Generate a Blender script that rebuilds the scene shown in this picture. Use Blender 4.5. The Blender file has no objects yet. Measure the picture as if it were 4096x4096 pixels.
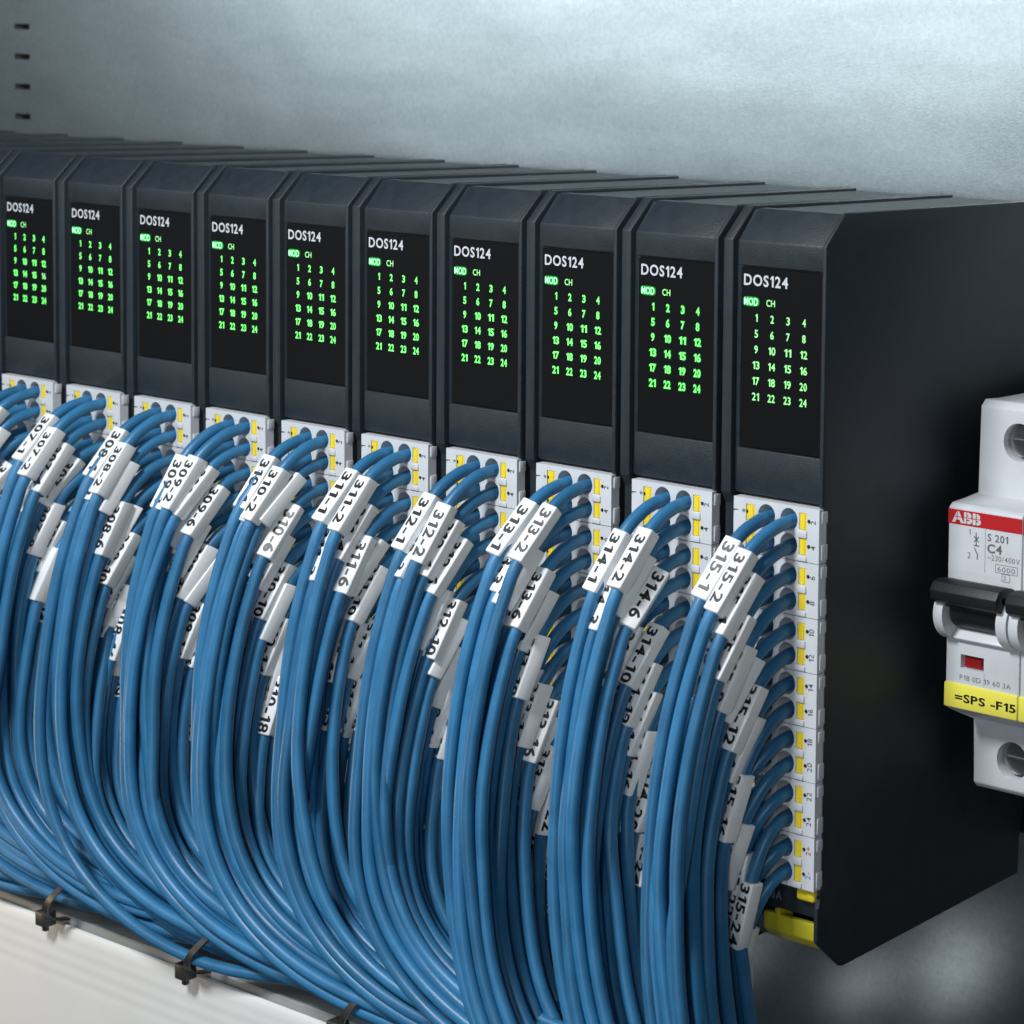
import bpy, bmesh, math, random
from mathutils import Vector, Matrix
from math import sin, cos, pi, radians

# ------------------------------------------------------------------ scene, camera, light
# one unit is the width of one I/O module (about 25 mm)
sc = bpy.context.scene
COL = sc.collection

cam_d = bpy.data.cameras.new('camera')
cam = bpy.data.objects.new('camera', cam_d)
COL.objects.link(cam)
sc.camera = cam
RX = Vector((0.8594168, 0.51049717, 0.02820286))
RD = Vector((0.05913521, -0.04445906, -0.99725945))
RF = Vector((-0.50784426, 0.85872931, -0.06839722))
C0 = Vector((9.95074828, -11.45809553, 1.50509082))
m3 = Matrix((RX, -RD, -RF)).transposed()
cam.matrix_world = Matrix.Translation(C0) @ m3.to_4x4()
cam_d.sensor_width = 36
cam_d.lens = 8763.519 * 36 / 4096
cam_d.shift_x = -(4913.1018 - 2048) / 4096
cam_d.shift_y = (863.0606 - 2048) / 4096
cam_d.clip_start = 0.1
cam_d.clip_end = 200
cam_d.dof.use_dof = True
cam_d.dof.focus_distance = 16.6
cam_d.dof.aperture_fstop = 1.1
cam_d.dof.aperture_blades = 0

w = bpy.data.worlds.new('World')
sc.world = w
w.use_nodes = True
bg = w.node_tree.nodes['Background']
bg.inputs[0].default_value = (0.55, 0.75, 1.0, 1)
bg.inputs[1].default_value = 0.02

sc.view_settings.view_transform = 'Standard'
sc.view_settings.look = 'None'
sc.view_settings.exposure = 0
sc.view_settings.gamma = 1
sc.cycles.max_bounces = 6


def area(name, loc, target, sx, sy, power, col):
    l = bpy.data.lights.new(name, 'AREA')
    l.shape = 'RECTANGLE'
    l.size, l.size_y = sx, sy
    l.energy = power
    l.color = col
    o = bpy.data.objects.new(name, l)
    o.location = loc
    o.rotation_euler = (Vector(target) - Vector(loc)).to_track_quat('-Z', 'Y').to_euler()
    COL.objects.link(o)
    return o


area('softbox_key', (-2.5, -13.0, 10.5), (-3, 0, -3), 3.6, 3.2, 3700, (0.94, 0.975, 1.0))
area('softbox_plate', (-20.5, -13, 5.4), (-20.5, 3, 5.0), 23, 9, 1500, (0.84, 0.95, 1.0))  # added out of view so the upper sheet metal has something bright to reflect
area('fill_front', (9, -13.5, 1), (-2, 0, -3), 3.5, 3.5, 480, (0.9, 0.96, 1.0))  # added fill that brightens the right-hand faces of blocks and markers
area('fill_low_front', (2, -14.5, -7), (-1, 0, -4), 2.5, 2.5, 230, (0.92, 0.97, 1.0))  # added fill for the markers low in the bundles
area('fill_warm_left', (-14.0, -4.5, -6.3), (-9, -0.5, -5.0), 1.6, 1.6, 130, (1.0, 0.72, 0.42))  # added warm fill hinting at lens flare glow; no such source is known
# small lamps added unseen below the duct so the sheet metal mirrors soft patches
area('patch_lamp_a', (-5.38, 1.4, -7.65), (-3.78, 3.1, -6.69), 0.22, 0.22, 0.48, (0.93, 0.97, 1.0))
area('patch_lamp_b', (-3.5, 1.4, -7.5), (-2.2, 3.1, -6.56), 0.2, 0.2, 0.42, (0.93, 0.97, 1.0))
area('patch_lamp_c', (-2.4, 1.4, -7.1), (-1.1, 3.1, -6.2), 0.2, 0.6, 0.85, (0.93, 0.97, 1.0))

# ------------------------------------------------------------------ materials


def mat(name, col, rough=0.5, metal=0.0, emit=0.0, ecol=None, bump=0.0, bscale=40.0,
        mottle=0.0, mscale=6.0, spec=0.5, coat=0.0):
    m = bpy.data.materials.new(name)
    m.use_nodes = True
    nt = m.node_tree
    b = nt.nodes['Principled BSDF']
    b.inputs['Base Color'].default_value = (*col, 1)
    b.inputs['Roughness'].default_value = rough
    b.inputs['Metallic'].default_value = metal
    b.inputs['Specular IOR Level'].default_value = spec
    b.inputs['Coat Weight'].default_value = coat
    if emit:
        b.inputs['Emission Color'].default_value = (*(ecol or col), 1)
        b.inputs['Emission Strength'].default_value = emit
    tc = nt.nodes.new('ShaderNodeTexCoord')
    if bump:
        n = nt.nodes.new('ShaderNodeTexNoise')
        n.inputs['Scale'].default_value = bscale
        n.inputs['Detail'].default_value = 3
        bp = nt.nodes.new('ShaderNodeBump')
        bp.inputs['Strength'].default_value = bump
        bp.inputs['Distance'].default_value = 0.01
        nt.links.new(tc.outputs['Object'], n.inputs['Vector'])
        nt.links.new(n.outputs['Fac'], bp.inputs['Height'])
        nt.links.new(bp.outputs['Normal'], b.inputs['Normal'])
    if mottle:
        n = nt.nodes.new('ShaderNodeTexNoise')
        n.inputs['Scale'].default_value = mscale
        n.inputs['Detail'].default_value = 5
        r = nt.nodes.new('ShaderNodeValToRGB')
        r.color_ramp.elements[0].position = 0.3
        r.color_ramp.elements[1].position = 0.7
        r.color_ramp.elements[0].color = (*[c * (1 - mottle) for c in col], 1)
        r.color_ramp.elements[1].color = (*[min(1, c * (1 + mottle)) for c in col], 1)
        nt.links.new(tc.outputs['Object'], n.inputs['Vector'])
        nt.links.new(n.outputs['Fac'], r.inputs['Fac'])
        nt.links.new(r.outputs['Color'], b.inputs['Base Color'])
        r2 = nt.nodes.new('ShaderNodeMapRange')
        r2.inputs['To Min'].default_value = max(0.05, rough - 0.08)
        r2.inputs['To Max'].default_value = rough + 0.08
        nt.links.new(n.outputs['Fac'], r2.inputs['Value'])
        nt.links.new(r2.outputs['Result'], b.inputs['Roughness'])
    return m


M = {}
M['housing'] = mat('housing_plastic', (0.0120, 0.0195, 0.0270), 0.50, bump=0.35, bscale=90, mottle=0.12, mscale=9)
M['rim'] = mat('rim_plastic', (0.0120, 0.0195, 0.0270), 0.52, bump=0.35, bscale=90, mottle=0.12, mscale=7)
M['film'] = mat('label_film', (0.0035, 0.0042, 0.0055), 0.5, bump=0.08, bscale=150, spec=0.12)
M['print_white'] = mat('print_white', (0.58, 0.60, 0.65), 0.5)
M['print_grey'] = mat('print_grey', (0.14, 0.145, 0.155), 0.5)
M['print_dark'] = mat('print_dark', (0.05, 0.052, 0.058), 0.5)
M['print_black'] = mat('print_black', (0.010, 0.011, 0.013), 0.45)
M['print_red'] = mat('print_red', (0.45, 0.02, 0.05), 0.5)
M['print_blue'] = mat('print_blue', (0.03, 0.22, 0.5), 0.5)
M['print_dim'] = mat('print_dim', (0.22, 0.25, 0.27), 0.5)
M['led_core'] = mat('led_core', (0.2, 0.8, 0.2), 0.5, emit=0.95, ecol=(0.15, 0.95, 0.14))
M['led_soft'] = mat('led_soft', (0.3, 0.8, 0.3), 0.5, emit=0.72, ecol=(0.25, 0.80, 0.20))
M['led_hot'] = mat('led_hot', (0.4, 1.0, 0.5), 0.5, emit=1.1, ecol=(0.38, 1.0, 0.55))
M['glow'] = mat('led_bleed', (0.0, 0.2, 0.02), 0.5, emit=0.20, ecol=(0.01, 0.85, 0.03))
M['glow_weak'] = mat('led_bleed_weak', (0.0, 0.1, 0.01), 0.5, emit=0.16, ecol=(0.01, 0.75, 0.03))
M['terminal'] = mat('terminal_plastic', (0.62, 0.64, 0.67), 0.42, bump=0.08, bscale=60, mottle=0.03, mscale=5)
M['dark'] = mat('cavity_shade', (0.006, 0.007, 0.009), 0.7)  # near-black colour standing in for shade inside slots, holes and notches
M['lever'] = mat('lever_yellow', (0.86, 0.66, 0.03), 0.42, bump=0.15, bscale=50, mottle=0.08, mscale=20)
M['latch'] = mat('latch_yellow', (0.50, 0.45, 0.02), 0.45, bump=0.12, bscale=50, mottle=0.06)
M['wire'] = mat('wire_blue', (0.030, 0.165, 0.335), 0.40, bump=0.10, bscale=45, mottle=0.14, mscale=4)
nt_ = M['wire'].node_tree
oi_ = nt_.nodes.new('ShaderNodeObjectInfo')
hs_ = nt_.nodes.new('ShaderNodeHueSaturation')
mr_ = nt_.nodes.new('ShaderNodeMapRange')
mr_.inputs['To Min'].default_value = 0.82
mr_.inputs['To Max'].default_value = 1.14
nt_.links.new(oi_.outputs['Random'], mr_.inputs['Value'])
nt_.links.new(mr_.outputs['Result'], hs_.inputs['Value'])
b_ = nt_.nodes['Principled BSDF']
src_ = b_.inputs['Base Color'].links[0].from_socket
nt_.links.new(src_, hs_.inputs['Color'])
nt_.links.new(hs_.outputs['Color'], b_.inputs['Base Color'])
M['marker'] = mat('marker_white', (0.88, 0.89, 0.90), 0.38, bump=0.05, bscale=60)
M['breaker'] = mat('breaker_plastic', (0.62, 0.64, 0.67), 0.40, bump=0.10, bscale=40, mottle=0.03, mscale=6)
M['red'] = mat('breaker_red', (0.52, 0.018, 0.022), 0.4)
M['window_red'] = mat('window_red', (0.25, 0.012, 0.014), 0.25)
M['black'] = mat('black_plastic', (0.008, 0.009, 0.011), 0.52, bump=0.2, bscale=60)
M['yellow_label'] = mat('label_yellow', (0.88, 0.80, 0.10), 0.45)
M['steel'] = mat('screw_steel', (0.55, 0.56, 0.58), 0.3, metal=1.0)
M['duct'] = mat('duct_pvc', (0.80, 0.80, 0.79), 0.55, bump=0.05, bscale=30, mottle=0.02, mscale=2)
M['duct_body'] = mat('duct_body', (0.38, 0.385, 0.38), 0.5, bump=0.1)
M['tie'] = mat('cable_tie_nylon', (0.035, 0.034, 0.033), 0.4, bump=0.1)


def zinc_material():
    m = bpy.data.materials.new('galvanised_sheet')
    m.use_nodes = True
    nt = m.node_tree
    N = nt.nodes
    L = nt.links.new
    b = N['Principled BSDF']
    b.inputs['Metallic'].default_value = 0.96
    tc = N.new('ShaderNodeTexCoord')

    def noise(scale, detail, sx=1, sz=1, rough=0.6):
        mp = N.new('ShaderNodeMapping')
        mp.inputs['Scale'].default_value = (sx, 1, sz)
        n = N.new('ShaderNodeTexNoise')
        n.inputs['Scale'].default_value = scale
        n.inputs['Detail'].default_value = detail
        n.inputs['Roughness'].default_value = rough
        L(tc.outputs['Object'], mp.inputs['Vector'])
        L(mp.outputs['Vector'], n.inputs['Vector'])
        return n
    big = noise(0.55, 6, 0.6, 1.3, 0.62)
    fine = noise(26, 4, rough=0.75)
    grain = noise(85, 3)
    streak = noise(2.2, 6, 0.35, 1.6, 0.65)
    mix = N.new('ShaderNodeMix')
    mix.data_type = 'FLOAT'
    mix.inputs[0].default_value = 0.5
    L(big.outputs['Fac'], mix.inputs[2])
    L(streak.outputs['Fac'], mix.inputs[3])
    mix2 = N.new('ShaderNodeMix')
    mix2.data_type = 'FLOAT'
    mix2.inputs[0].default_value = 0.42
    L(mix.outputs[0], mix2.inputs[2])
    L(fine.outputs['Fac'], mix2.inputs[3])
    r = N.new('ShaderNodeValToRGB')
    r.color_ramp.elements[0].position = 0.34
    r.color_ramp.elements[1].position = 0.64
    r.color_ramp.elements[0].color = (0.43, 0.49, 0.51, 1)
    r.color_ramp.elements[1].color = (0.66, 0.72, 0.74, 1)
    L(mix2.outputs[0], r.inputs['Fac'])
    L(r.outputs['Color'], b.inputs['Base Color'])
    rr = N.new('ShaderNodeMapRange')
    rr.inputs['From Min'].default_value = 0.3
    rr.inputs['From Max'].default_value = 0.7
    rr.inputs['To Min'].default_value = 0.295
    rr.inputs['To Max'].default_value = 0.285
    L(mix.outputs[0], rr.inputs['Value'])
    L(rr.outputs['Result'], b.inputs['Roughness'])
    b1 = N.new('ShaderNodeBump')
    b1.inputs['Strength'].default_value = 0.09
    b1.inputs['Distance'].default_value = 0.012
    L(grain.outputs['Fac'], b1.inputs['Height'])
    b2 = N.new('ShaderNodeBump')
    wave = noise(0.9, 1.0, 0.7, 1.2)
    b2.inputs['Strength'].default_value = 0.06
    b2.inputs['Distance'].default_value = 0.16
    L(wave.outputs['Fac'], b2.inputs['Height'])
    L(b1.outputs['Normal'], b2.inputs['Normal'])
    L(b2.outputs['Normal'], b.inputs['Normal'])
    return m


M['zinc'] = zinc_material()

# ------------------------------------------------------------------ mesh helpers


def link(name, me, parent=None, loc=None):
    o = bpy.data.objects.new(name, me)
    COL.objects.link(o)
    if parent is not None:
        o.parent = parent
    if loc is not None:
        o.location = loc
    return o


def to_mesh(name, bm, *mats, smooth=False, angle=None):
    me = bpy.data.meshes.new(name)
    bmesh.ops.recalc_face_normals(bm, faces=bm.faces)
    bm.to_mesh(me)
    bm.free()
    for m in mats:
        me.materials.append(m)
    if smooth:
        me.polygons.foreach_set('use_smooth', [True] * len(me.polygons))
    if angle is not None:
        me.polygons.foreach_set('use_smooth', [True] * len(me.polygons))
        me.set_sharp_from_angle(angle=radians(angle))
    return me


def bm_box(bm, x0, x1, y0, y1, z0, z1, bev=0.0, mi=0, seg=2):
    vs = [bm.verts.new(p) for p in ((x0, y0, z0), (x1, y0, z0), (x1, y1, z0), (x0, y1, z0),
                                    (x0, y0, z1), (x1, y0, z1), (x1, y1, z1), (x0, y1, z1))]
    fs = []
    for f in ((3, 2, 1, 0), (4, 5, 6, 7), (0, 1, 5, 4), (1, 2, 6, 5), (2, 3, 7, 6), (3, 0, 4, 7)):
        fc = bm.faces.new([vs[i] for i in f])
        fc.material_index = mi
        fs.append(fc)
    if bev:
        es = set()
        for f in fs:
            es.update(f.edges)
        r = bmesh.ops.bevel(bm, geom=list(es), offset=bev, segments=seg, profile=0.5, affect='EDGES')
        for f in r['faces']:
            f.material_index = mi


def bm_prism(bm, poly, x0, x1, bev=0.0, mi=0, seg=2):
    """poly: (y,z) outline, extruded along x"""
    a = [bm.verts.new((x0, y, z)) for y, z in poly]
    b = [bm.verts.new((x1, y, z)) for y, z in poly]
    n = len(poly)
    fs = [bm.faces.new(a[::-1]), bm.faces.new(b)]
    for i in range(n):
        fs.append(bm.faces.new((a[i], a[(i + 1) % n], b[(i + 1) % n], b[i])))
    for f in fs:
        f.material_index = mi
    if bev:
        es = set()
        for f in fs:
            es.update(f.edges)
        r = bmesh.ops.bevel(bm, geom=list(es), offset=bev, segments=seg, profile=0.5, affect='EDGES')
        for f in r['faces']:
            f.material_index = mi


def bm_cyl(bm, c, r, axis, length, n=24, mi=0, r2=None):
    """cylinder from centre c along +axis ('x','y','z')"""
    r2 = r if r2 is None else r2
    ra, rb = [], []
    for i in range(n):
        t = 2 * pi * i / n
        u, v = cos(t), sin(t)
        for ring, rad, d in ((ra, r, 0), (rb, r2, length)):
            if axis == 'x':
                p = (c[0] + d, c[1] + rad * u, c[2] + rad * v)
            elif axis == 'y':
                p = (c[0] + rad * u, c[1] + d, c[2] + rad * v)
            else:
                p = (c[0] + rad * u, c[1] + rad * v, c[2] + d)
            ring.append(bm.verts.new(p))
    for f in (bm.faces.new(ra[::-1]), bm.faces.new(rb)):
        f.material_index = mi
    for i in range(n):
        f = bm.faces.new((ra[i], ra[(i + 1) % n], rb[(i + 1) % n], rb[i]))
        f.material_index = mi


def hole_cell(bm, x0, x1, z0, z1, y, hole, depth, mi=0, mi_in=0, taper=1.0, floor_mi=None):
    """rectangle at plane y with a hole (list of (x,z), counter clockwise), walls going back by depth"""
    cx = sum(p[0] for p in hole) / len(hole)
    cz = sum(p[1] for p in hole) / len(hole)
    outer = []
    for px, pz in hole:
        dx, dz = px - cx, pz - cz
        t = 1e9
        if dx > 1e-9:
            t = min(t, (x1 - cx) / dx)
        if dx < -1e-9:
            t = min(t, (x0 - cx) / dx)
        if dz > 1e-9:
            t = min(t, (z1 - cz) / dz)
        if dz < -1e-9:
            t = min(t, (z0 - cz) / dz)
        outer.append((cx + dx * t, cz + dz * t))
    n = len(hole)
    vo = [bm.verts.new((p[0], y, p[1])) for p in outer]
    vi = [bm.verts.new((p[0], y, p[1])) for p in hole]
    vb = [bm.verts.new((cx + (p[0] - cx) * taper, y + depth, cz + (p[1] - cz) * taper)) for p in hole]
    for i in range(n):
        j = (i + 1) % n
        f = bm.faces.new((vo[i], vo[j], vi[j], vi[i]))
        f.material_index = mi
        a, b = outer[i], outer[j]
        # fill the corner between rays
        if abs(a[0] - b[0]) > 1e-6 and abs(a[1] - b[1]) > 1e-6:
            ca = (x0 if min(abs(a[0] - x0), abs(b[0] - x0)) < 1e-6 else x1,
                  z0 if min(abs(a[1] - z0), abs(b[1] - z0)) < 1e-6 else z1)
            vc = bm.verts.new((ca[0], y, ca[1]))
            f = bm.faces.new((vo[i], vc, vo[j]))
            f.material_index = mi
        f = bm.faces.new((vi[i], vi[j], vb[j], vb[i]))
        f.material_index = mi_in
        f.smooth = True
    f = bm.faces.new(vb)
    f.material_index = floor_mi if floor_mi is not None else mi_in


def rect_pts(x0, x1, z0, z1, k=1):
    pts = []
    c = [(x0, z0), (x1, z0), (x1, z1), (x0, z1)]
    for i in range(4):
        a, b = c[i], c[(i + 1) % 4]
        for t in range(k):
            pts.append((a[0] + (b[0] - a[0]) * t / k, a[1] + (b[1] - a[1]) * t / k))
    return pts


def quad(bm, x0, x1, z0, z1, y, mi=0):
    f = bm.faces.new([bm.verts.new(p) for p in ((x0, y, z0), (x1, y, z0), (x1, y, z1), (x0, y, z1))])
    f.material_index = mi


# ---- glyphs: every character is meshed once from the built-in font
GLYPH = {}


def glyph(ch, off):
    k = (ch, off)
    if ch == '1' and k not in GLYPH:
        # the built-in 1 is a bare bar: this one has a flag
        cap = max(v[1] for v in glyph('0', 0.0)[0])
        h = 0.055 + off * 0.9
        x = 0.20
        vs = [(x - h, -off * 0.5), (x + h, -off * 0.5), (x + h, cap + off * 0.5), (x - h * 0.75, cap + off * 0.5),
              (x - h - 0.13 - off * 0.4, cap - 0.13), (x - h - 0.13 - off * 0.4, cap - 0.21 - off), (x - h, cap - 0.155 - off)]
        GLYPH[k] = (vs, [(0, 1, 2, 3, 6), (3, 4, 5, 6)])
    if k not in GLYPH:
        cu = bpy.data.curves.new('glyph', 'FONT')
        cu.body = ch
        cu.size = 1
        cu.resolution_u = 3
        cu.offset = off
        ob = bpy.data.objects.new('glyph', cu)
        COL.objects.link(ob)
        dg = bpy.context.evaluated_depsgraph_get()
        me = bpy.data.meshes.new_from_object(ob.evaluated_get(dg))
        vs = [(v.co.x, v.co.y) for v in me.vertices]
        fs = [tuple(p.vertices) for p in me.polygons]
        bpy.data.objects.remove(ob)
        bpy.data.curves.remove(cu)
        bpy.data.meshes.remove(me)
        GLYPH[k] = (vs, fs)
    return GLYPH[k]


def text_pts(s, off=0.0, gap=0.13):
    """vertices and faces of a line of text, normalised so cap height is about 1, left at 0"""
    V, F, x = [], [], 0.0
    for ch in s:
        if ch == ' ':
            x += 0.32
            continue
        vs, fs = glyph(ch, off)
        b0, b1 = glyph(ch, 0.0)[0], None
        mn = min(v[0] for v in b0)
        mx = max(v[0] for v in b0)
        pad = 0.04 if ch == '1' else 0.0
        k = len(V)
        V += [((vx - mn + x + pad), vy) for vx, vy in vs]
        F += [tuple(i + k for i in f) for f in fs]
        x += mx - mn + gap + 2 * pad * 0.5
    cap = max(v[1] for v in glyph('0', 0.0)[0])
    return [(a / cap, b / cap) for a, b in V], F, (x - gap) / cap


def lay_text(V, F, s, origin, ex, ey, height, width=None, off=0.0, align='l', gap=0.13):
    """append the text to V,F. ex,ey: unit vectors of reading direction and glyph up"""
    P, fs, wd = text_pts(s, off, gap)
    sx = height if width is None else width / wd
    W = wd * sx
    dx = {'l': 0, 'c': -W / 2, 'r': -W}[align]
    k = len(V)
    o = Vector(origin)
    for a, b in P:
        V.append(tuple(o + ex * (a * sx + dx) + ey * (b * height)))
    F += [tuple(i + k for i in f) for f in fs]


def text_mesh(name, V, F, m):
    me = bpy.data.meshes.new(name)
    me.from_pydata(V, [], F)
    me.materials.append(m)
    return me


X, Y, Z = Vector((1, 0, 0)), Vector((0, 1, 0)), Vector((0, 0, 1))


def tag(o, label, cat, group=None, kind=None):
    if label:
        o['label'] = label
    if cat:
        o['category'] = cat
    if group:
        o['group'] = group
    if kind:
        o['kind'] = kind
    return o


def empty(name, loc):
    o = bpy.data.objects.new(name, None)
    o.location = loc
    o.empty_display_size = 0.2
    COL.objects.link(o)
    return o


# ------------------------------------------------------------------ the setting
def build_plate():
    bm = bmesh.new()
    y = 3.1
    xa, xb = -15.05, -14.40
    z0, z1 = -14.0, 7.0
    n = 0
    z = 1.73 + 0.342 * 15
    quad(bm, -30, xa, z0, z1, y)
    quad(bm, xb, 12, z0, z1, y)
    quad(bm, xa, xb, z, z1, y)
    while n < 34:
        hp = rect_pts(-14.89, -14.59, z - 0.171 - 0.032, z - 0.171 + 0.032, 3)
        hole_cell(bm, xa, xb, z - 0.342, z, y, hp, 0.12, 0, 1, 1.0, 1)  # slot walls and floor take the painted shade colour
        z -= 0.342
        n += 1
    quad(bm, xa, xb, z0, z, y)
    o = link('mounting_plate', to_mesh('mounting_plate', bm, M['zinc'], M['dark']))
    o['kind'] = 'structure'
    o['label'] = 'galvanised steel mounting plate of the cabinet behind the modules'


build_plate()


def build_duct():
    bm = bmesh.new()
    yf, zt = -0.64, -6.17
    prof = [(yf, -7.5), (yf, zt - 0.62)]
    z = zt - 0.56
    # shallow ribs along the top of the cover
    for k in range(4):
        prof += [(yf - 0.0010, z + 0.01), (yf - 0.0010, z + 0.055), (yf, z + 0.07)]
        z += 0.115
        prof += [(yf, z)]
    prof += [(yf, zt - 0.03), (yf + 0.01, zt - 0.008), (yf + 0.03, zt), (yf + 0.05, zt - 0.03), (yf + 0.05, -7.5)]
    bm_prism(bm, prof, -26, -3.4)
    root = empty('wiring_duct', (-10, -0.5, -7.5))
    tag(root, 'pale grey plastic wiring duct with fine ribs running below the wires', 'wiring duct')
    link('duct_cover', to_mesh('duct_cover', bm, M['duct'], angle=40), root, (10, 0.5, 7.5))
    bm = bmesh.new()
    bm_prism(bm, [(-0.58, -7.45), (-0.58, -6.125), (-0.57, -6.115), (-0.45, -6.105), (0.9, -6.10), (0.9, -7.45)], -26, -3.4)
    link('duct_body', to_mesh('duct_body', bm, M['duct_body'], angle=40), root, (10, 0.5, 7.5))


build_duct()

bm = bmesh.new()
bm_box(bm, -14.4, 0.9, 2.60, 3.0, -4.70, -0.9, 0.02)
o = link('bus_rail', to_mesh('bus_rail', bm, M['black']))
tag(o, 'black carrier rail behind the row of modules', 'rail')

# ------------------------------------------------------------------ I/O module
KN, CH_Y, TOP, BACK = 0.188, 0.205, 0.4145, 2.56
BP = 0.3865
ZT = -1.628


def outline(ins, back=2.50, bottom=True):
    """closed (y,z) outline of the module side, inset by ins at front and top"""
    p = [(back, -4.937), (0.2835 + ins, -4.967 + ins * 0.5), (0.2835 + ins, -4.967)]
    p = [(2.40, -4.937), (0.300, -4.967), (0.262 + ins, -4.955), (0.012 + ins, -4.706),
         (0.012 + ins, -4.46), (0.062 + ins, -4.38),
         (0.062 + ins, -1.70), (0.0 + ins, -1.615), (ins, KN - ins * 0.4), (CH_Y + ins * 0.4, TOP - ins)]
    p += [(back, TOP - ins), (back, -4.3), (2.40, -4.38)]
    return p


def housing_meshes():
    R = {}
    bm = bmesh.new()
    core = [(2.38, -4.90), (0.32, -4.90), (0.20, -4.80), (0.20, -4.40), (0.115, -4.36), (0.115, -1.66),
            (0.05, -1.60), (0.05, KN - 0.02), (0.225, TOP - 0.024), (2.5, TOP - 0.024), (2.5, -4.3)]
    bm_prism(bm, core, -0.90, -0.03)
    R['housing'] = to_mesh('housing', bm, M['housing'])
    bm = bmesh.new()
    bm_prism(bm, outline(0), -0.958, -0.868, 0.010)
    R['rim_left'] = to_mesh('side_rim', bm, M['rim'], angle=50)
    bm = bmesh.new()
    bm_prism(bm, outline(0), -0.047, 0.0 - 0.012, 0.012)
    R['rim_right'] = to_mesh('side_rim', bm, M['rim'], angle=50)
    bm = bmesh.new()
    cap = [(0.013, 0.008), (0.013, KN - 0.004), (CH_Y + 0.004, TOP - 0.013), (0.30, TOP - 0.013), (0.30, TOP - 0.10), (0.08, 0.008)]
    bm_prism(bm, cap, -0.822, -0.050, 0.010)
    R['top_cover'] = to_mesh('top_cover', bm, M['housing'], angle=50)
    bm = bmesh.new()
    bm_box(bm, -0.822, -0.050, 0.013, 0.10, -1.605, -1.283, 0.008)
    R['lower_cover'] = to_mesh('lower_cover', bm, M['housing'], angle=50)
    bm = bmesh.new()
    bm_box(bm, -0.812, -0.050, 0.028, 0.06, -1.281, -0.006, 0.003, seg=1)
    R['label_panel'] = to_mesh('label_panel', bm, M['film'])
    # strip below the terminals, release tab and big latch
    bm = bmesh.new()
    bm_box(bm, -0.84, -0.05, 0.075, 0.30, -4.565, -4.352, 0.012)
    bm_box(bm, -0.30, -0.275, 0.066, 0.08, -4.47, -4.40)
    R['bottom_strip'] = to_mesh('bottom_strip', bm, M['housing'], angle=50)
    bm = bmesh.new()
    bm_box(bm, -0.215, -0.052, 0.02, 0.14, -4.435, -4.352, 0.018)
    R['release_tab'] = to_mesh('release_tab', bm, M['lever'], angle=50)
    bm = bmesh.new()
    pf = [(0.055, -4.72), (0.055, -4.60), (0.10, -4.60), (0.10, -4.66), (0.30, -4.66), (0.30, -4.80), (0.12, -4.80)]
    bm_prism(bm, pf, -0.545, -0.050, 0.008)
    bm_box(bm, -0.44, -0.40, 0.056, 0.30, -4.655, -4.56, 0.004)
    bm_box(bm, -0.395, -0.05, 0.20, 0.29, -4.66, -4.54, 0.004)
    R['latch'] = to_mesh('latch', bm, M['latch'], angle=50)
    return R


ROWZ = [-0.100, -0.277]      # hole rows inside one terminal block


def circle_pts(cx, cz, r, n=24, rz=None):
    rz = rz or r
    return [(cx + r * cos(2 * pi * i / n), cz + rz * sin(2 * pi * i / n)) for i in range(n)]


HX = (-0.497, -0.290)
HR = 0.079


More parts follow.
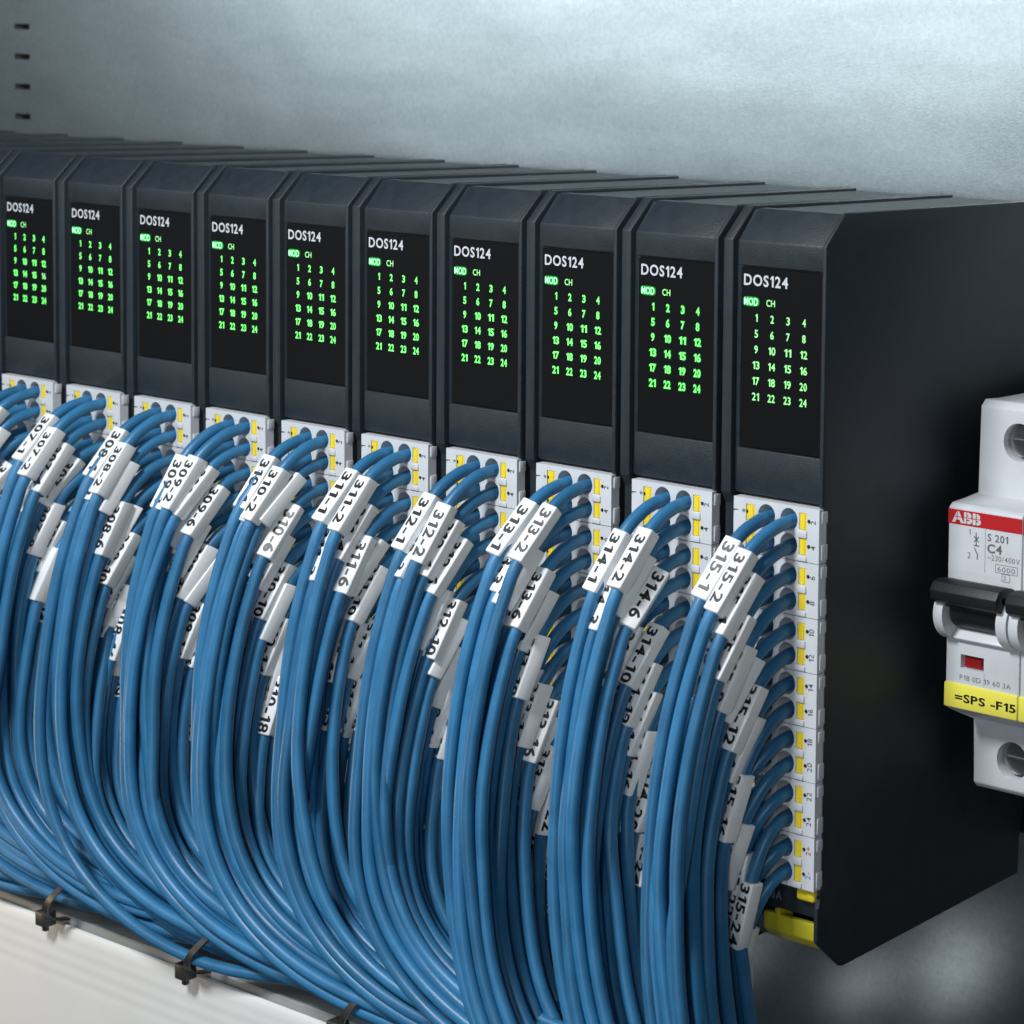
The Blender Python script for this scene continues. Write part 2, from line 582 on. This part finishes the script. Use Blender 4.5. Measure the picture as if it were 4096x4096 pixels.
def terminal_mesh():
    """terminal block of two rows; origin at its top, front plane at y=-0.025"""
    bm = bmesh.new()
    y = -0.025
    H = BP - 0.006
    # side strips with rounded outline
    xs = (-0.806, -0.697, -0.594, -0.3935, -0.206, -0.124, -0.015)
    zz = (0, -0.1885, -H)
    for r in range(2):
        z1, z0 = zz[r], zz[r + 1]
        zc = ROWZ[r]
        # number strips with the half round notch beside the lever
        for (x0, x1, nx) in ((xs[0], xs[1], -0.712), (xs[5], xs[6], -0.108)):
            nc = circle_pts(nx, zc + 0.005, 0.0155, 12)
            hole_cell(bm, x0, x1, z0, z1, y, nc, 0.10, 0, 0, 0.8, 1)
        for (x0, x1, a, b) in ((xs[1], xs[2], -0.690, -0.606), (xs[4], xs[5], -0.197, -0.127)):
            hole_cell(bm, x0, x1, z0, z1, y, rect_pts(a, b, zc - 0.060, zc + 0.060, 3), 0.12, 0, 0, 1.0, 1)
        for (x0, x1, cx) in ((xs[2], xs[3], HX[0]), (xs[3], xs[4], HX[1])):
            hole_cell(bm, x0, x1, z0, z1, y, circle_pts(cx, zc, HR, 28), 0.30, 0, 0, 0.72, 1)
    # outer skin: top, bottom, sides
    yb = 0.20
    x0, x1 = xs[0], xs[-1]

    def face(pts):
        f = bm.faces.new([bm.verts.new(p) for p in pts])
        f.material_index = 0
    c = 0.008
    for (za, zb, s) in ((0, c, 1), (-H, -H + 0.0, -1)):
        pass
    face(((x0, y, 0), (x1, y, 0), (x1, yb, 0), (x0, yb, 0)))
    face(((x0, y, -H), (x0, yb, -H), (x1, yb, -H), (x1, y, -H)))
    face(((x0, y, 0), (x0, yb, 0), (x0, yb, -H), (x0, y, -H)))
    face(((x1, y, 0), (x1, y, -H), (x1, yb, -H), (x1, yb, 0)))
    bmesh.ops.remove_doubles(bm, verts=bm.verts, dist=1e-4)
    # soften the outline edges
    es = [e for e in bm.edges if len(e.link_faces) == 2 and abs(e.verts[0].co.y - y) < 1e-5 and abs(e.verts[1].co.y - y) < 1e-5
          and any(abs(f.normal.y) < 0.5 for f in e.link_faces) and
          (all(abs(v.co.x - x0) < 1e-4 for v in e.verts) or all(abs(v.co.x - x1) < 1e-4 for v in e.verts)
           or all(abs(v.co.z) < 1e-4 for v in e.verts) or all(abs(v.co.z + H) < 1e-4 for v in e.verts))]
    bm.normal_update()
    bmesh.ops.bevel(bm, geom=es, offset=0.007, segments=2, profile=0.5, affect='EDGES')
    # raised lugs between the levers and a small side lug
    bm_box(bm, -0.206, -0.122, y - 0.012, y + 0.02, -0.1885 - 0.026, -0.1885 + 0.026, 0.006)
    bm_box(bm, -0.206, -0.122, y - 0.012, y + 0.02, -H + 0.002, -H + 0.040, 0.006)
    bm_box(bm, -0.024, -0.006, y + 0.022, y + 0.08, -H + 0.02, -0.25, 0.004)
    bm_box(bm, -0.024, -0.006, y + 0.022, y + 0.08, -0.10, -0.02, 0.004)
    return to_mesh('terminal_block', bm, M['terminal'], M['dark'], angle=35)


def lever_mesh(side):
    bm = bmesh.new()
    a, b = (-0.687, -0.609) if side == 'l' else (-0.195, -0.129)
    y = -0.021
    bm_box(bm, a, b, y, 0.06, -0.058, 0.058, 0.003, seg=1)
    xm = b - 0.024 if side == 'l' else a + 0.042
    bm_box(bm, xm, xm + 0.010, y - 0.005, 0.0, -0.052, 0.052, 0.002, seg=1)
    # tongue beside the notch
    if side == 'l':
        bm_cyl(bm, (a - 0.008, y + 0.012, 0.005), 0.016, 'y', 0.05, 12)
    else:
        bm_cyl(bm, (b + 0.008, y + 0.012, 0.005), 0.016, 'y', 0.05, 12)
    bm_cyl(bm, ((a + 0.004) if side == 'l' else (b + 0.019), y - 0.001, 0.005), 0.0125, 'y', 0.05, 12, 1)  # near-black disc set proud, drawn as the shaded notch hole
    return to_mesh('release_lever', bm, M['lever'], M['dark'])


PARTS = housing_meshes()
TERM = terminal_mesh()
LEV = {'l': lever_mesh('l'), 'r': lever_mesh('r')}
YP = 0.0255       # just in front of the label film


def display_meshes():
    R = {}
    V, F = [], []
    lay_text(V, F, 'DOS124', (-0.782, YP, -0.128), X, Z, 0.076, 0.404, 0.020, 'l', 0.15)
    R['name_print'] = text_mesh('name_print', V, F, M['print_white'])
    V, F = [], []
    lay_text(V, F, 'CH', (-0.572, YP, -0.266), X, Z, 0.046, 0.078, 0.008)
    R['channel_print'] = text_mesh('channel_print', V, F, M['led_soft'])
    V, F = [], []
    lay_text(V, F, 'MOD', (-0.779, YP, -0.268), X, Z, 0.050, 0.126, 0.006, 'l', 0.13)
    R['mod_lit'] = text_mesh('status_print', V, F, M['led_hot'])
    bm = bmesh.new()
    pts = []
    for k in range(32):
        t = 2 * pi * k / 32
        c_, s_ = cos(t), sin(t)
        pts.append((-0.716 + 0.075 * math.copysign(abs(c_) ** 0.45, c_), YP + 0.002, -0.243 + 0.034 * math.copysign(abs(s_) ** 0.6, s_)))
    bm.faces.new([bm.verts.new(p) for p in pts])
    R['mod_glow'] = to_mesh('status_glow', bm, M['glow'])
    for g in range(4):
        lst = []
        for k in range(24):
            t = str(k + 1)
            V, F = [], []
            wd = 0.029 if len(t) == 1 else 0.063
            if t == '1':
                wd = 0.019
            off = 0.024 if g else 0.014
            lay_text(V, F, t, (0, 0, 0), X, Z, 0.053, wd, off, 'c', 0.10)
            n1 = len(F)
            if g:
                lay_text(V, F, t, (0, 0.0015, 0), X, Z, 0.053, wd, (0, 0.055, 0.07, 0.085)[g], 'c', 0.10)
            me = bpy.data.meshes.new('channel_number')
            me.from_pydata(V, [], F)
            me.materials.append(M['led_core' if g else 'led_soft'])
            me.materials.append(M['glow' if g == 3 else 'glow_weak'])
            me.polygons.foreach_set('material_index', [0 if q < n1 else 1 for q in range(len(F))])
            lst.append(me)
        R[g] = lst
    return R


DISP = display_meshes()


def number_mesh(block):
    """numbers beside the levers, read upwards"""
    out = []
    for r in range(2):
        row = block * 2 + r
        for side in (0, 1):
            if row < 12:
                s, m = str(row * 2 + 1 + side), 'print_dark'
            elif row == 12:
                s, m = ('1+', '2+')[side], 'print_red'
            else:
                s, m = ('1-', '2-')[side], 'print_blue'
            V, F = [], []
            lay_text(V, F, s, (0, 0, 0), Z, -X, 0.044, None, 0.004, 'c', 0.12)
            out.append((text_mesh('terminal_number', V, F, M[m]), (-0.762 if side == 0 else -0.046, -0.0262, ROWZ[r] + 0.002)))
    return out


NUM = [number_mesh(b) for b in range(7)]
V, F = [], []
lay_text(V, F, 'L', (-0.60, 0.0740, -4.48), X, Z, 0.05)
lay_text(V, F, '<8A', (-0.545, 0.0740, -4.50), X, Z, 0.062, 0.15)
RATE = text_mesh('rating_print', V, F, M['print_dim'])

ORD = ['rightmost', 'second from the right', 'third from the right', 'fourth from the right', 'fifth from the right',
       'fifth from the left', 'fourth from the left', 'third from the left', 'second from the left', 'leftmost fully visible']
GLOW = {0: 0, 1: 3, 2: 2, 3: 2, 4: 1, 5: 1, 6: 2, 7: 2, 8: 2, 9: 3, 10: 2}
for i in range(14):
    root = empty('input_output_module', (-i, 0, -4.937))
    if i < 10:
        lab = 'black DOS124 module, %s%s' % (ORD[i], ' in the row')
        if i == 0:
            lab = 'rightmost black DOS124 module with its flat side wall in full view'
    elif i == 10:
        lab = 'black module cut by the left picture edge, only its rim and top in view'
    else:
        lab = 'black module beyond the left picture edge, its top visible behind %s nearer ones' % {11: 'two', 12: 'three', 13: 'four'}[i]
    tag(root, lab, 'control module', 'black modules standing in a row')

    def part(name, me, parent=root, loc=(0, 0, 4.937)):
        return link(name, me, parent, loc)
    part('housing', PARTS['housing'])
    part('side_rim', PARTS['rim_left'])
    part('side_rim', PARTS['rim_right'])
    part('top_cover', PARTS['top_cover'])
    if i > 10:
        continue
    part('lower_cover', PARTS['lower_cover'])
    lp = part('label_panel', PARTS['label_panel'])
    g = GLOW[i]
    Z0 = (0, 0, 0)
    part('name_print', DISP['name_print'], lp, Z0)
    part('channel_print', DISP['channel_print'], lp, Z0)
    part('status_print', DISP['mod_lit'], lp, Z0)
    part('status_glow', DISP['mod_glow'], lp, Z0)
    for k in range(24):
        r, c = divmod(k, 4)
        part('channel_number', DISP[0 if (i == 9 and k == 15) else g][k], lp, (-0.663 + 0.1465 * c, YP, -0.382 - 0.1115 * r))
    bs = part('bottom_strip', PARTS['bottom_strip'])
    part('rating_print', RATE, bs, Z0)
    part('release_tab', PARTS['release_tab'])
    part('latch', PARTS['latch'])
    for b in range(7):
        tb = part('terminal_block', TERM, root, (0, 0, 4.937 + ZT - b * BP))
        for nm_, loc_ in NUM[b]:
            part('terminal_number', nm_, tb, loc_)
        for r in range(2):
            for sd in 'lr':
                part('release_lever', LEV[sd], tb, (0, 0, ROWZ[r]))

# ------------------------------------------------------------------ wires
WR = 0.0480


def catmull_resample(pts, step):
    """resample a polyline at even arc length"""
    out = [pts[0]]
    acc = 0.0
    for a, b in zip(pts, pts[1:]):
        d = (b - a).length
        while acc + d >= step:
            t = (step - acc) / d
            a = a.lerp(b, t)
            out.append(a)
            d = (b - a).length
            acc = 0.0
        acc += d
    out.append(pts[-1])
    return out


def tube_mesh(name, pts, r, m, sides=10):
    n = len(pts)
    verts, faces = [], []
    t = (pts[1] - pts[0]).normalized()
    nrm = t.orthogonal().normalized()
    for i, p in enumerate(pts):
        t2 = (pts[min(i + 1, n - 1)] - pts[max(i - 1, 0)]).normalized()
        nrm = (nrm - t2 * nrm.dot(t2)).normalized()
        bn = t2.cross(nrm)
        for k in range(sides):
            a = 2 * pi * k / sides
            verts.append(p + (nrm * cos(a) + bn * sin(a)) * r)
    for i in range(n - 1):
        for k in range(sides):
            k2 = (k + 1) % sides
            faces.append((i * sides + k, i * sides + k2, (i + 1) * sides + k2, (i + 1) * sides + k))
    faces.append(tuple(range(sides))[::-1])
    faces.append(tuple((n - 1) * sides + k for k in range(sides)))
    me = bpy.data.meshes.new(name)
    me.from_pydata([tuple(v) for v in verts], [], faces)
    me.materials.append(m)
    me.polygons.foreach_set('use_smooth', [True] * len(me.polygons))
    return me


ML, MW, MD = 0.47, 0.064, 0.058     # marker length, half width, half depth


def marker_mesh():
    bm = bmesh.new()
    bm_box(bm, -MW, MW, -MD, MD, -ML, 0, 0.011)
    return to_mesh('marker_sleeve', bm, M['marker'], angle=60)


MARK = marker_mesh()


def sstep(t):
    t = max(0.0, min(1.0, t))
    return t * t * (3 - 2 * t)


def wire_path(rng, hx, hz, sx, o, zt, xe, ze, ydrift, L=1.5):
    pts = []
    for k in range(4):
        pts.append(Vector((hx, 0.20 - 0.06 * k, hz - 0.0)))
    D = 2.15 * o + 0.05
    N = 30
    lift = rng.uniform(0.9, 1.1)
    # leaves the hole straight, then falls away forward and down
    for k in range(1, N + 1):
        u = k / N
        y = -o * (1 - (1 - u) ** (1.55 * lift))
        z = hz - D * u * u
        x = hx + (sx - hx) * sstep(u * 0.9) / sstep(0.9)
        pts.append(Vector((x, y, z)))
    z0 = pts[-1].z
    zt = min(zt, z0 - 0.12)
    n = max(3, int((z0 - zt) / 0.1))
    ax, ay = rng.gauss(0, 0.03), rng.gauss(0, 0.035)
    sx2, o2 = sx + rng.gauss(0, 0.035), o + rng.gauss(0, 0.03)
    if rng.random() < 0.10:
        sx2 += rng.choice((-1, 1)) * rng.uniform(0.06, 0.15)
    bow = 0.04 * min(1, (z0 - zt))
    for k in range(1, n + 1):
        s = k / n
        z = z0 + (zt - z0) * s
        pts.append(Vector((sx + (sx2 - sx) * sstep(s) + ax * sin(s * pi),
                           -(o + (o2 - o) * sstep(s)) - bow * sin(s * pi) + ay * sin(s * pi), z)))
    rx, rz = xe - sx2, zt - ze
    for k in range(1, 29):
        t = k / 28 * pi / 2
        s = k / 28
        pts.append(Vector((sx2 + rx * (1 - cos(t)), -o2 + ydrift * s * s, zt - rz * sin(t) ** 0.85)))
    d = Vector((1, 0.45, -0.02)).normalized() if hx < -5.9 else Vector((0.8, 0.35, -0.65)).normalized()
    for k in range(1, 12):
        pts.append(pts[-1] + d * (L / 11))
    # round off every joint
    for _ in range(4):
        pts = pts[:4] + [(pts[j - 1] + pts[j] * 2 + pts[j + 1]) / 4 for j in range(4, len(pts) - 1)] + pts[-1:]
    return pts


def build_wires():
    rng = random.Random(11)
    rowz = []
    for b in range(7):
        for r in range(2):
            rowz.append(ZT - b * BP + ROWZ[r])
    for i in range(11):
        mod_no = 315 - i
        xc = -i - 0.475 + rng.gauss(0, 0.03)
        osc = rng.uniform(0.92, 1.03)
        slots = []
        lay = 10
        for l in range(lay):
            for c in range(3):
                stag = 0.028 if l % 2 else -0.028
                slots.append((l, (c - 1) * 0.104 + stag))
        wires = []
        for k in range(14):
            for c in (0, 1):
                wires.append((k * 2 + c + (rng.gauss(0, 1.1) if k > 0 else 0), k, c))
        wires.sort()
        groups = [wires[j:j + 3] for j in range(0, len(wires), 3)]
        for l, g in enumerate(groups):
            g.sort(key=lambda q: (q[2], q[1]))
            cols = [-1, 0, 1] if len(g) == 3 else ([-0.6, 0.6] if len(g) == 2 else [0])
            for (key, k, c), cc in zip(g, cols):
                stag = 0.026 if l % 2 else -0.026
                sx = xc + cc * 0.092 + stag + rng.gauss(0, 0.020)
                o = (0.965 - l * 0.086) * osc + rng.gauss(0, 0.022)
                hx, hz = -i + HX[c], rowz[k] - 0.012
                if k < 12:
                    num, hole = str(k * 2 + 1 + c), str(k * 2 + 1 + c)
                else:
                    num = hole = str(k * 2 + 1 + c)
                    hole = {(12, 0): '1+', (12, 1): '2+', (13, 0): '1-', (13, 1): '2-'}[(k, c)]
                if i == 10 and (k > 8 or (k + c) % 4 == 3):
                    continue
                xe = xc + 2.15 + rng.gauss(0, 0.04)
                ze = (-7.0 if i == 0 else -6.8 if i == 1 else -6.5 if i == 2 else -5.74) + (sx - xc) * 1.0 - 0.14 * (o - 0.55) + rng.gauss(0, 0.01)
                pts = wire_path(rng, hx + rng.gauss(0, 0.004), hz, sx, o, (-4.0 if i < 2 else -4.42) + (o - 0.95) * 0.7 + rng.gauss(0, 0.03), xe, ze,
                                0.26, 0.35 if i == 3 else 1.4)
                one_wire(rng, pts, i, k, c, mod_no, num, hole)


def one_wire(rng, pts, i, k, c, mod_no, num, hole):
    fine = catmull_resample(pts, 0.045)
    # marker on a short straight stretch
    s0 = 0.20 + (0.40 if k == 0 else 0.36) + (rng.uniform(-0.07, 0.10) if k == 0 else rng.uniform(-0.10, 0.26))
    a = int(s0 / 0.045)
    b = a + int(ML / 0.045)
    pa, pb = fine[a], fine[b]
    for j in range(a + 1, b):
        fine[j] = pa.lerp(pb, (j - a) / (b - a))
    for _ in range(3):
        new = fine[:]
        for j in list(range(max(6, a - 5), a + 1)) + list(range(b, b + 6)):
            new[j] = (fine[j - 1] + fine[j] * 2 + fine[j + 1]) / 4
        fine = new
    # the long hanging part bends only softly
    st = b + 4
    for _ in range(28):
        new = fine[:]
        for j in range(st, len(fine) - 1):
            new[j] = (fine[j - 1] + fine[j + 1]) / 2
        fine = new
    # coarser in the long run below
    keep = fine[:b + 6] + fine[b + 6::2]
    if keep[-1] is not fine[-1]:
        keep.append(fine[-1])
    base = Vector(keep[0])
    me = tube_mesh('wire', [p - base for p in keep], WR, M['wire'])
    o = link('wire', me, None, base)
    place = ORD[i] if i < 10 else 'cut off at the left edge'
    if i == 0:
        place = 'rightmost'
    if i < 10:
        lab = 'blue wire marked %d-%s in terminal %s of the module %s' % (mod_no, num, hole, place)
    else:
        lab = 'blue wire marked %d-%s coming in from the module %s' % (mod_no, num, place)
    tag(o, lab, 'wire', 'blue wires plugged into the modules')
    # marker frame: local z opposite to the running direction, local -y outward
    t = (fine[b] - fine[a]).normalized()
    out = Vector((0.10, -1, 0.35))
    n = (out - t * out.dot(t)).normalized()
    roll = rng.gauss(0, 0.17 if k < 2 else 0.28)
    if k > 1 and rng.random() < 0.07:
        roll += rng.choice((-1, 1)) * 1.45
    n = (Matrix.Rotation(roll, 3, t) @ n)
    zl = -t
    yl = -n
    xl = yl.cross(zl)
    rot = Matrix((xl, yl, zl)).transposed().to_4x4() @ Matrix.Rotation(rng.gauss(0, 0.022), 4, 'X') @ Matrix.Rotation(rng.gauss(0, 0.022), 4, 'Y')
    mk = bpy.data.objects.new('marker_sleeve', MARK)
    COL.objects.link(mk)
    mk.parent = o
    mk.matrix_local = Matrix.Translation(fine[a] - base) @ rot
    V, F = [], []
    s = '%d-%s' % (mod_no, num)
    shift = rng.uniform(-0.015, 0.015)
    wd = 0.36 if len(num) == 1 else 0.42
    lay_text(V, F, s, (-0.038 + rng.uniform(-0.006, 0.006), -MD - 0.0012, -(ML - wd) / 2 + shift), -Z, X, 0.078, wd, 0.030, 'l', 0.15)
    tx = bpy.data.objects.new('marker_print', text_mesh('marker_print', V, F, M['print_black']))
    COL.objects.link(tx)
    tx.parent = mk


build_wires()

# ------------------------------------------------------------------ cable ties


def cable_tie(x, yc, zc, ry, rz, label):
    root = empty('cable_tie', (x, yc, zc - rz))
    tag(root, label, 'cable tie', 'black cable ties round the wire bundle')
    bm = bmesh.new()
    n = 40
    ring = []
    for k in range(n):
        t = 2 * pi * k / n
        row = []
        for (dr, dx) in ((0, -0.038), (0.016, -0.038), (0.016, 0.038), (0, 0.038)):
            row.append(bm.verts.new((dx + 0.22 * (1 + sin(t)), (ry + dr) * cos(t), rz + (rz + dr) * sin(t))))
        ring.append(row)
    for k in range(n):
        a, b = ring[k], ring[(k + 1) % n]
        for q in range(4):
            bm.faces.new((a[q], a[(q + 1) % 4], b[(q + 1) % 4], b[q]))
    link('strap', to_mesh('strap', bm, M['tie'], angle=50), root)
    bm = bmesh.new()
    bm_box(bm, -0.09, 0.05, -0.07, 0.04, -0.06, 0.07, 0.012)
    bm_box(bm, -0.04, 0.01, -0.04, 0.0, -0.11, -0.04, 0.008)
    link('tie_head', to_mesh('tie_head', bm, M['tie'], angle=50), root,
         (-0.05, -ry * 0.62, rz - rz * 0.86))


TIES = [(-7.95, 'leftmost black cable tie on the bundle above the white duct'),
        (-6.0, 'black cable tie round the bundle near the bottom centre left'),
        (-4.1, 'rightmost black cable tie, half hidden at the bottom edge')]
for x, lab in TIES:
    cable_tie(x, -0.44, -5.86, 0.44, 0.28, lab)

# ------------------------------------------------------------------ circuit breaker


def boolean(me, cutters):
    """subtract cutter meshes from a mesh"""
    a = bpy.data.objects.new('tmp', me)
    COL.objects.link(a)
    tmp = []
    for c in cutters:
        o = bpy.data.objects.new('tmpc', c)
        COL.objects.link(o)
        tmp.append(o)
        md = a.modifiers.new('b', 'BOOLEAN')
        md.operation = 'DIFFERENCE'
        md.object = o
        md.solver = 'EXACT'
    dg = bpy.context.evaluated_depsgraph_get()
    r = bpy.data.meshes.new_from_object(a.evaluated_get(dg))
    bpy.data.objects.remove(a)
    for o in tmp:
        bpy.data.objects.remove(o)
    return r


def breaker_parts():
    """list of (name, mesh, children); local origin at left edge, x=0"""
    W = 0.660
    out = []
    YN, YB = 1.12, 1.481
    bm = bmesh.new()
    prof = [(2.60, -1.025), (YB + 0.22, -1.025), (YB + 0.05, -1.012), (YB, -1.06),
            (YB, -1.715), (YN + 0.035, -1.727), (YN, -1.755),
            (YN, -3.235), (YN + 0.06, -3.27), (YB, -3.41), (YB, -3.90), (YB + 0.04, -3.945), (2.60, -3.945)]
    bm_prism(bm, prof, 0, W, 0.010)
    body = to_mesh('case', bm, M['breaker'], angle=40)
    cut = []
    for z in (-1.297, -3.679):
        b = bmesh.new()
        bm_cyl(b, (0.355, YB - 0.1, z), 0.142, 'y', 0.42, 40)
        cut.append(to_mesh('c', b))
    b = bmesh.new()
    bm_box(b, 0.135, 0.345, YN - 0.1, YN + 0.05, -2.930, -2.828)
    cut.append(to_mesh('c', b))
    b = bmesh.new()
    bm_cyl(b, (0.085, YN + 0.04, -2.50), 0.185, 'x', 0.475, 40)
    cut.append(to_mesh('c', b))
    body = boolean(body, cut)
    body.polygons.foreach_set('use_smooth', [True] * len(body.polygons))
    body.set_sharp_from_angle(angle=radians(35))
    out.append(('case', body, []))
    # screws in the terminal holes
    for z in (-1.297, -3.679):
        b = bmesh.new()
        bm_cyl(b, (0.355, YB + 0.17, z), 0.112, 'y', 0.15, 28)
        for q in range(4):
            bm_cyl(b, (0.355, YB + 0.06 + q * 0.028, z), 0.118 - 0.010 * q, 'y', 0.012, 28)
        bm_box(b, 0.27, 0.44, YB + 0.045, YB + 0.06, z - 0.012, z + 0.012)
        out.append(('terminal_screw', to_mesh('terminal_screw', b, M['steel'], angle=40), []))
    # cheeks beside the toggle
    for x0, x1 in ((0.0, 0.085), (0.56, 0.655)):
        b = bmesh.new()
        bm_cyl(b, (x0 + 0.002, YN + 0.045, -2.515), 0.212, 'x', x1 - x0 - 0.004, 48)
        bmesh.ops.bevel(b, geom=[e for e in b.edges if len([f for f in e.link_faces if len(f.verts) > 4]) == 1], offset=0.012, segments=2, profile=0.5, affect='EDGES')
        out.append(('toggle_cheek', to_mesh('toggle_cheek', b, M['breaker'], angle=40), []))
    b = bmesh.new()
    bm_prism(b, [(YN + 0.10, -2.715), (YN - 0.035, -2.715), (YN - 0.045, -2.70), (YN + 0.01, -2.645), (YN + 0.10, -2.62)], 0.086, 0.559, 0.004)
    out.append(('toggle_sill', to_mesh('toggle_sill', b, M['breaker'], angle=40), []))
    b = bmesh.new()
    bm_cyl(b, (0.10, YN + 0.055, -2.485), 0.155, 'x', 0.445, 40)
    out.append(('toggle_drum', to_mesh('toggle_drum', b, M['black'], angle=40), []))
    b = bmesh.new()
    hp = [(YN - 0.09, -2.435), (YN - 0.165, -2.430), (YN - 0.215, -2.395), (YN - 0.225, -2.325), (YN - 0.185, -2.268),
          (YN - 0.11, -2.255), (YN - 0.03, -2.27), (YN + 0.03, -2.30), (YN + 0.05, -2.44)]
    bm_prism(b, hp, 0.012, 0.605, 0.005)
    hm = to_mesh('toggle_handle', b, M['black'], angle=40)
    c = bmesh.new()
    bm_cyl(c, (0.5, YN - 0.13, -2.345), 0.026, 'x', 0.2, 14)
    hm = boolean(hm, [to_mesh('c', c)])
    out.append(('toggle_handle', hm, []))
    b = bmesh.new()
    bm_prism(b, [(YN - 0.02, -2.43), (YN - 0.13, -2.43), (YN - 0.13, -2.455), (YN - 0.02, -2.48)], 0.05, 0.56, 0.006)
    out.append(('toggle_grip', to_mesh('toggle_grip', b, M['black'], angle=40), []))
    b = bmesh.new()
    bm_box(b, 0.150, 0.345, YN + 0.030, YN + 0.06, -2.926, -2.832)
    bm_box(b, 0.300, 0.314, YN + 0.026, YN + 0.031, -2.895, -2.862, 0, 1)
    out.append(('indicator_window', to_mesh('indicator_window', b, M['window_red'], M['black']), []))
    # red band with the maker's letters
    b = bmesh.new()
    bm_box(b, -0.002, W - 0.004, YN - 0.004, YN + 0.02, -1.876, -1.768, 0.001, seg=1)
    band = to_mesh('red_band', b, M['red'])
    V, F = [], []
    lay_text(V, F, 'ABB', (0.045, YN - 0.0055, -1.857), X, Z, 0.074, 0.245, 0.05, 'l', 0.13)
    t1 = text_mesh('maker_print', V, F, M['breaker'])
    b = bmesh.new()
    yy = YN - 0.0068
    quad(b, 0.04, 0.295, -1.8215, -1.8165, yy)
    for cx in (0.0825, 0.168, 0.253):
        quad(b, cx - 0.0025, cx + 0.0025, -1.866, -1.775, yy - 0.0006)
    t2 = to_mesh('letter_cut', b, M['red'])
    out.append(('red_band', band, [('maker_print', t1), ('letter_cut', t2)]))
    # grey print
    yt = YN - 0.0012
    V, F = [], []

    def T(s, x, z, h, wd=None, off=0.0, gap=0.13):
        lay_text(V, F, s, (x, yt, z), X, Z, h, wd, off, 'l', gap)

    def bar(xa, za, xb, zb, th=0.0045):
        a, bb = Vector((xa, yt, za)), Vector((xb, yt, zb))
        d = (bb - a).normalized()
        nn = Vector((-d.z, 0, d.x)) * th
        k = len(V)
        V.extend([tuple(a - nn), tuple(a + nn), tuple(bb + nn), tuple(bb - nn)])
        F.append((k, k + 1, k + 2, k + 3))
    T('1', 0.185, -1.937, 0.040)
    T('2', 0.178, -2.112, 0.045)
    bar(0.252, -1.916, 0.255, -2.012)
    bar(0.232, -2.012, 0.280, -2.012)
    bar(0.235, -1.945, 0.276, -1.985)
    bar(0.276, -1.945, 0.235, -1.985)
    bar(0.238, -2.030, 0.268, -2.075)
    bar(0.268, -2.075, 0.266, -2.112)
    out.append(('circuit_symbol', text_mesh('circuit_symbol', V, F, M['print_grey']), []))
    V, F = [], []
    T('S 201', 0.357, -1.962, 0.052, 0.180, 0.02)
    out.append(('type_print', text_mesh('type_print', V, F, M['print_grey']), []))
    V, F = [], []
    T('C4', 0.357, -2.046, 0.062, 0.126, 0.03)
    out.append(('current_print', text_mesh('current_print', V, F, M['print_grey']), []))
    V, F = [], []
    T('~230/400V', 0.357, -2.100, 0.040, 0.288)
    out.append(('voltage_print', text_mesh('voltage_print', V, F, M['print_grey']), []))
    V, F = [], []
    T('6000', 0.450, -2.172, 0.036, 0.155, 0.0)
    T('3', 0.505, -2.232, 0.036)
    for (xa, xb, za, zb) in ((0.431, 0.627, -2.182, -2.123), (0.490, 0.560, -2.241, -2.186)):
        bar(xa, za, xb, za, 0.002)
        bar(xa, zb, xb, zb, 0.002)
        bar(xa, za, xa, zb, 0.002)
        bar(xb, za, xb, zb, 0.002)
    out.append(('breaking_capacity_print', text_mesh('breaking_capacity_print', V, F, M['print_grey']), []))
    V, F = [], []
    T('P18 0D 19 60 3A', 0.129, -3.017, 0.038, 0.461)
    out.append(('serial_print', text_mesh('serial_print', V, F, M['print_grey']), []))
    b = bmesh.new()
    bm_box(b, 0.334, 0.337, YN - 0.0010, YN + 0.01, -2.20, -1.88)
    bm_box(b, 0.348, 0.351, YN - 0.0010, YN + 0.01, -3.04, -2.94)
    out.append(('case_seam', to_mesh('case_seam', b, M['print_grey']), []))
    b = bmesh.new()
    bm_box(b, -0.006, W - 0.004, YN - 0.014, YN + 0.05, -3.232, -3.048, 0.012)
    yl = to_mesh('device_label', b, M['yellow_label'], angle=40)
    V, F = [], []
    lay_text(V, F, '=SPS -F15', (0.103, YN - 0.0155, -3.175), X, Z, 0.058, 0.540, 0.03, 'l', 0.13)
    out.append(('device_label', yl, [('label_print', text_mesh('label_print', V, F, M['print_black']))]))
    return out


BK = breaker_parts()
for n, (x, lab) in enumerate(((0.218, 'light grey circuit breaker with yellow =SPS -F15 label beside the modules'),
                              (0.218 + 0.672, 'second grey circuit breaker, nearly all cut off by the right picture edge'))):
    root = empty('circuit_breaker', (x, 2.0, -3.945))
    tag(root, lab, 'circuit breaker', 'grey circuit breakers side by side')
    for nm, me, ch in BK:
        p = link(nm, me, root, (0, -2.0, 3.945))
        for cn, cm in ch:
            link(cn, cm, p)
